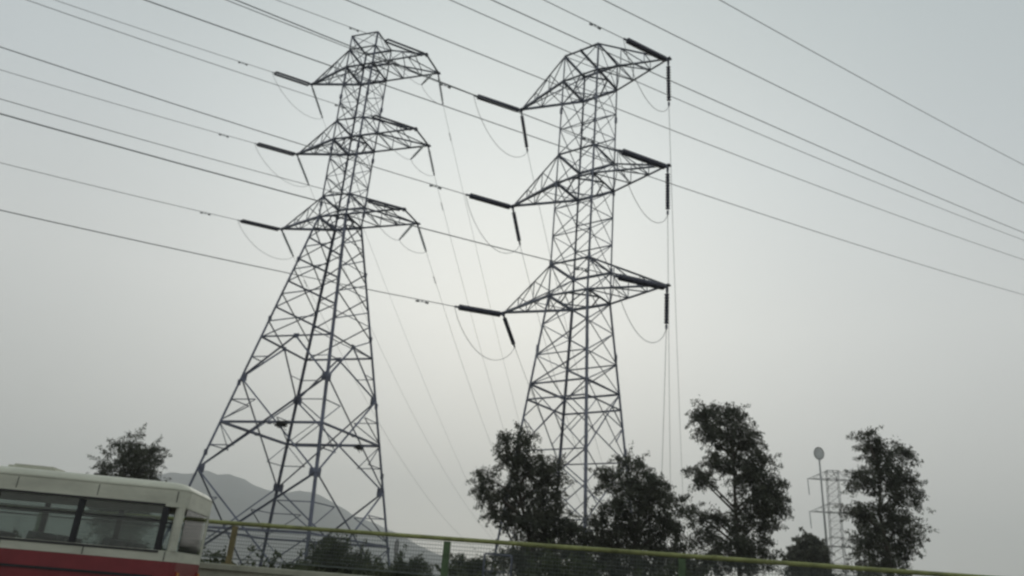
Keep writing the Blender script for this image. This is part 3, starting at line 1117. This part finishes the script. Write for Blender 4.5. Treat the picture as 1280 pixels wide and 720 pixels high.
# scrub that reads as one mass
cs, rs = [], []
g2 = np.random.default_rng(5)
for k in range(260):
    s_ = g2.uniform(-22, 30)
    n_ = -g2.uniform(5.5, 14)
    p = rd(s_, n_)
    h = g2.uniform(0.6, 1.25) if p.x < 0.5 else g2.uniform(0.9, 1.6)
    cs.append((p.x, p.y, h * 0.75))
    rs.append((g2.uniform(.4, .9), g2.uniform(.4, .8), h * 0.75))
V = leaves(cs, rs, 22, 0.20, 0.07, droop=0.0, twigs=9, spread=0.2, seed=6)
V[:, 2] = np.maximum(V[:, 2], 0.02)
tag(leaf_mesh('scrub', V, LEAF2), 'low dark scrub growing behind the roadside wall', 'scrub', kind='stuff')
# short dark pipe frame by the left foot of the slim pylon
fr0, fr1 = at(606, 692, 24), at(640, 693, 24)
pf = tag(empty('pipe_frame', (fr0.x, fr0.y, 0)), 'dark rectangular pipe frame beside the trees left of the slim pylon foot', 'metal frame')
W_ = fr1.x - fr0.x
H_ = fr0.z
for x in (0, W_):
    mb = MB()
    mb.tube([(x, 0, 0), (x, 0, H_)], 0.028, 6)
    mb.build('upright', STEEL, pf)
for z in (H_, H_ - 0.47):
    mb = MB()
    mb.tube([(0.0, 0, z), (W_, 0, z)], 0.026, 6)
    mb.build('crossbar', STEEL, pf)
pp = at(497, 674, 40)
tk = tag(empty('marker_pole', (pp.x, pp.y, 0)), 'short dark pole standing right of the splayed pylon foot', 'pole')
mb = MB()
mb.tube([(0, 0, 0), (0, 0, pp.z)], 0.07, 8)
mb.build('shaft', STEEL_FAR, tk)
mb = MB()
mb.box((0, 0, pp.z - 0.35), (0.22, 0.16, 0.5))
mb.build('top_box', STEEL_FAR, tk)

# ------------------------------------------------------------------ hills
prof = [(-260, 640), (-120, 596), (0, 600), (90, 590), (150, 601), (197, 594), (212, 591), (240, 592), (257, 588), (270, 593), (285, 592), (302, 598), (318, 606),
        (332, 612), (352, 616), (374, 613), (400, 618), (419, 630), (445, 645), (475, 657), (497, 667), (540, 690), (600, 712), (700, 735), (820, 748), (1000, 765), (1280, 785), (1500, 800)]
az_t = []
for px, py in prof:
    d = ray(px, py)
    az_t.append((math.atan2(d.x, d.y), d.z / math.hypot(d.x, d.y)))
AZS = np.array([a for a, t in az_t])
TNS = np.array([max(t, 0.006) for a, t in az_t])
mb = MB()
na = 220
azs = np.linspace(AZS[0], AZS[-1], na)
hr = np.interp(azs, AZS, TNS)
DH = 1400.0
rows = [(900, 0.0), (1000, .16), (1120, .42), (1250, .74), (DH, 1.0), (1550, .7), (1700, .35), (1850, 0.0)]
ph = g2.uniform(0, 6.28, 12)
for j, (dist, f) in enumerate(rows):
    for i, a in enumerate(azs):
        w = sum(math.sin(a * (9 + 7 * q) + ph[q] + j * 1.7) / (1 + q) for q in range(8))
        z = (hr[i] * DH) * f + (w * 7 * (f > 0) * (f < 1)) + (0.6 * math.sin(a * 160) + 0.5 * math.sin(a * 311 + 1)) * (f > 0)
        dd = dist + (w * 18 if 0 < f < 1 else 0)
        mb.v.append((dd * math.sin(a), dd * math.cos(a), max(z, 0.0) + (EYE if f == 1 else 0.0) - (0.5 if f == 0 else 0)))
for j in range(len(rows) - 1):
    for i in range(na - 1):
        a = j * na + i
        mb.f.append((a, a + 1, a + na + 1, a + na))
tag(mb.build('hills', HILL, None, True), kind='structure')

# ------------------------------------------------------------------ haze
hz = MB()
hz.box((0, 600, 119), (4400, 2700, 240))
haze = hz.build('haze', bpy.data.materials.new('haze_air'))
hm = haze.data.materials[0]
hm.use_nodes = True
nt = hm.node_tree
nt.nodes.remove(nt.nodes['Principled BSDF'])
pv = nt.nodes.new('ShaderNodeVolumePrincipled')
pv.inputs['Color'].default_value = (0.96, 0.97, 0.97, 1)
pv.inputs['Density'].default_value = 0.00068
pv.inputs['Anisotropy'].default_value = 0.25
nt.links.new(pv.outputs['Volume'], nt.nodes['Material Output'].inputs['Volume'])
tag(haze, kind='stuff')

# ------------------------------------------------------------------ sky and sun
SUN_EL, SUN_AZ = R(22), R(0)
W = bpy.data.worlds.new('World')
S.world = W
W.use_nodes = True
nt = W.node_tree
bg = nt.nodes['Background']
sky = nt.nodes.new('ShaderNodeTexSky')
sky.sky_type = 'NISHITA'
sky.sun_disc = False
sky.sun_elevation = SUN_EL
sky.sun_rotation = SUN_AZ
sky.dust_density = 1.0
tc = nt.nodes.new('ShaderNodeTexCoord')
nz = nt.nodes.new('ShaderNodeVectorMath')
nz.operation = 'NORMALIZE'
nt.links.new(tc.outputs['Generated'], nz.inputs[0])
sx = nt.nodes.new('ShaderNodeSeparateXYZ')
nt.links.new(nz.outputs[0], sx.inputs[0])
# overcast deck: luminance by elevation
rp = nt.nodes.new('ShaderNodeValToRGB')
nt.links.new(sx.outputs['Z'], rp.inputs['Fac'])
cr_ = rp.color_ramp
cr_.elements[0].position = 0.0
cr_.elements[0].color = (0.475, 0.485, 0.455, 1)
cr_.elements[1].position = 1.0
cr_.elements[1].color = (0.42, 0.47, 0.48, 1)
for pos, c in ((0.14, (0.50, 0.505, 0.48)), (0.32, (0.552, 0.57, 0.557)), (0.5, (0.472, 0.514, 0.525)), (0.66, (0.405, 0.456, 0.468))):
    e = cr_.elements.new(pos)
    e.color = (*c, 1)
# the veiled sun: a very broad bright patch in the cloud round the sun's place
dt = nt.nodes.new('ShaderNodeVectorMath')
dt.operation = 'DOT_PRODUCT'
SD = Vector((math.sin(SUN_AZ) * math.cos(SUN_EL), math.cos(SUN_AZ) * math.cos(SUN_EL), math.sin(SUN_EL)))
dt.inputs[1].default_value = SD
nt.links.new(nz.outputs[0], dt.inputs[0])
mx = nt.nodes.new('ShaderNodeMath')
mx.operation = 'MAXIMUM'
mx.inputs[1].default_value = 0
nt.links.new(dt.outputs['Value'], mx.inputs[0])
pw = nt.nodes.new('ShaderNodeMath')
pw.operation = 'POWER'
pw.inputs[1].default_value = 11.0
nt.links.new(mx.outputs[0], pw.inputs[0])
gl = nt.nodes.new('ShaderNodeVectorMath')
gl.operation = 'SCALE'
gl.inputs[0].default_value = (0.325, 0.315, 0.275)
nt.links.new(pw.outputs[0], gl.inputs['Scale'])
ad = nt.nodes.new('ShaderNodeVectorMath')
ad.operation = 'ADD'
nt.links.new(rp.outputs['Color'], ad.inputs[0])
nt.links.new(gl.outputs[0], ad.inputs[1])
# soft uneven cloud
cn = nt.nodes.new('ShaderNodeTexNoise')
cn.inputs['Scale'].default_value = 2.2
cn.inputs['Detail'].default_value = 5
cn.inputs['Roughness'].default_value = 0.5
nt.links.new(nz.outputs[0], cn.inputs['Vector'])
mr = nt.nodes.new('ShaderNodeMapRange')
mr.inputs['From Min'].default_value = 0.3
mr.inputs['From Max'].default_value = 0.7
mr.inputs['To Min'].default_value = 0.97
mr.inputs['To Max'].default_value = 1.03
nt.links.new(cn.outputs['Fac'], mr.inputs['Value'])
ml = nt.nodes.new('ShaderNodeVectorMath')
ml.operation = 'SCALE'
nt.links.new(ad.outputs[0], ml.inputs[0])
nt.links.new(mr.outputs[0], ml.inputs['Scale'])
# the clear sky above the deck contributes a little
cl = nt.nodes.new('ShaderNodeVectorMath')
cl.operation = 'SCALE'
cl.inputs['Scale'].default_value = 0.004
nt.links.new(sky.outputs['Color'], cl.inputs[0])
sm = nt.nodes.new('ShaderNodeVectorMath')
sm.operation = 'ADD'
nt.links.new(ml.outputs[0], sm.inputs[0])
nt.links.new(cl.outputs[0], sm.inputs[1])
dv = nt.nodes.new('ShaderNodeVectorMath')
dv.operation = 'SCALE'
dv.inputs['Scale'].default_value = 11.0
nt.links.new(sm.outputs[0], dv.inputs[0])
nt.links.new(dv.outputs[0], bg.inputs['Color'])
bg.inputs['Strength'].default_value = 0.1

sd = bpy.data.lights.new('sun', 'SUN')
sd.energy = 0.5
sd.angle = R(25)
sd.color = (1.0, 0.96, 0.9)
so = bpy.data.objects.new('sun', sd)
COL.objects.link(so)
so.location = (0, 0, 60)
so.rotation_euler = (-SD).to_track_quat('-Z', 'Y').to_euler()

S.view_settings.view_transform = 'Standard'
S.view_settings.look = 'None'
S.view_settings.exposure = 0
S.view_settings.gamma = 1
S.view_settings.use_curve_mapping = False
S.cycles.filter_width = 2.6
S.cycles.max_bounces = 8
S.cycles.transparent_max_bounces = 24
S.cycles.volume_bounces = 1
S.cycles.use_denoising = True
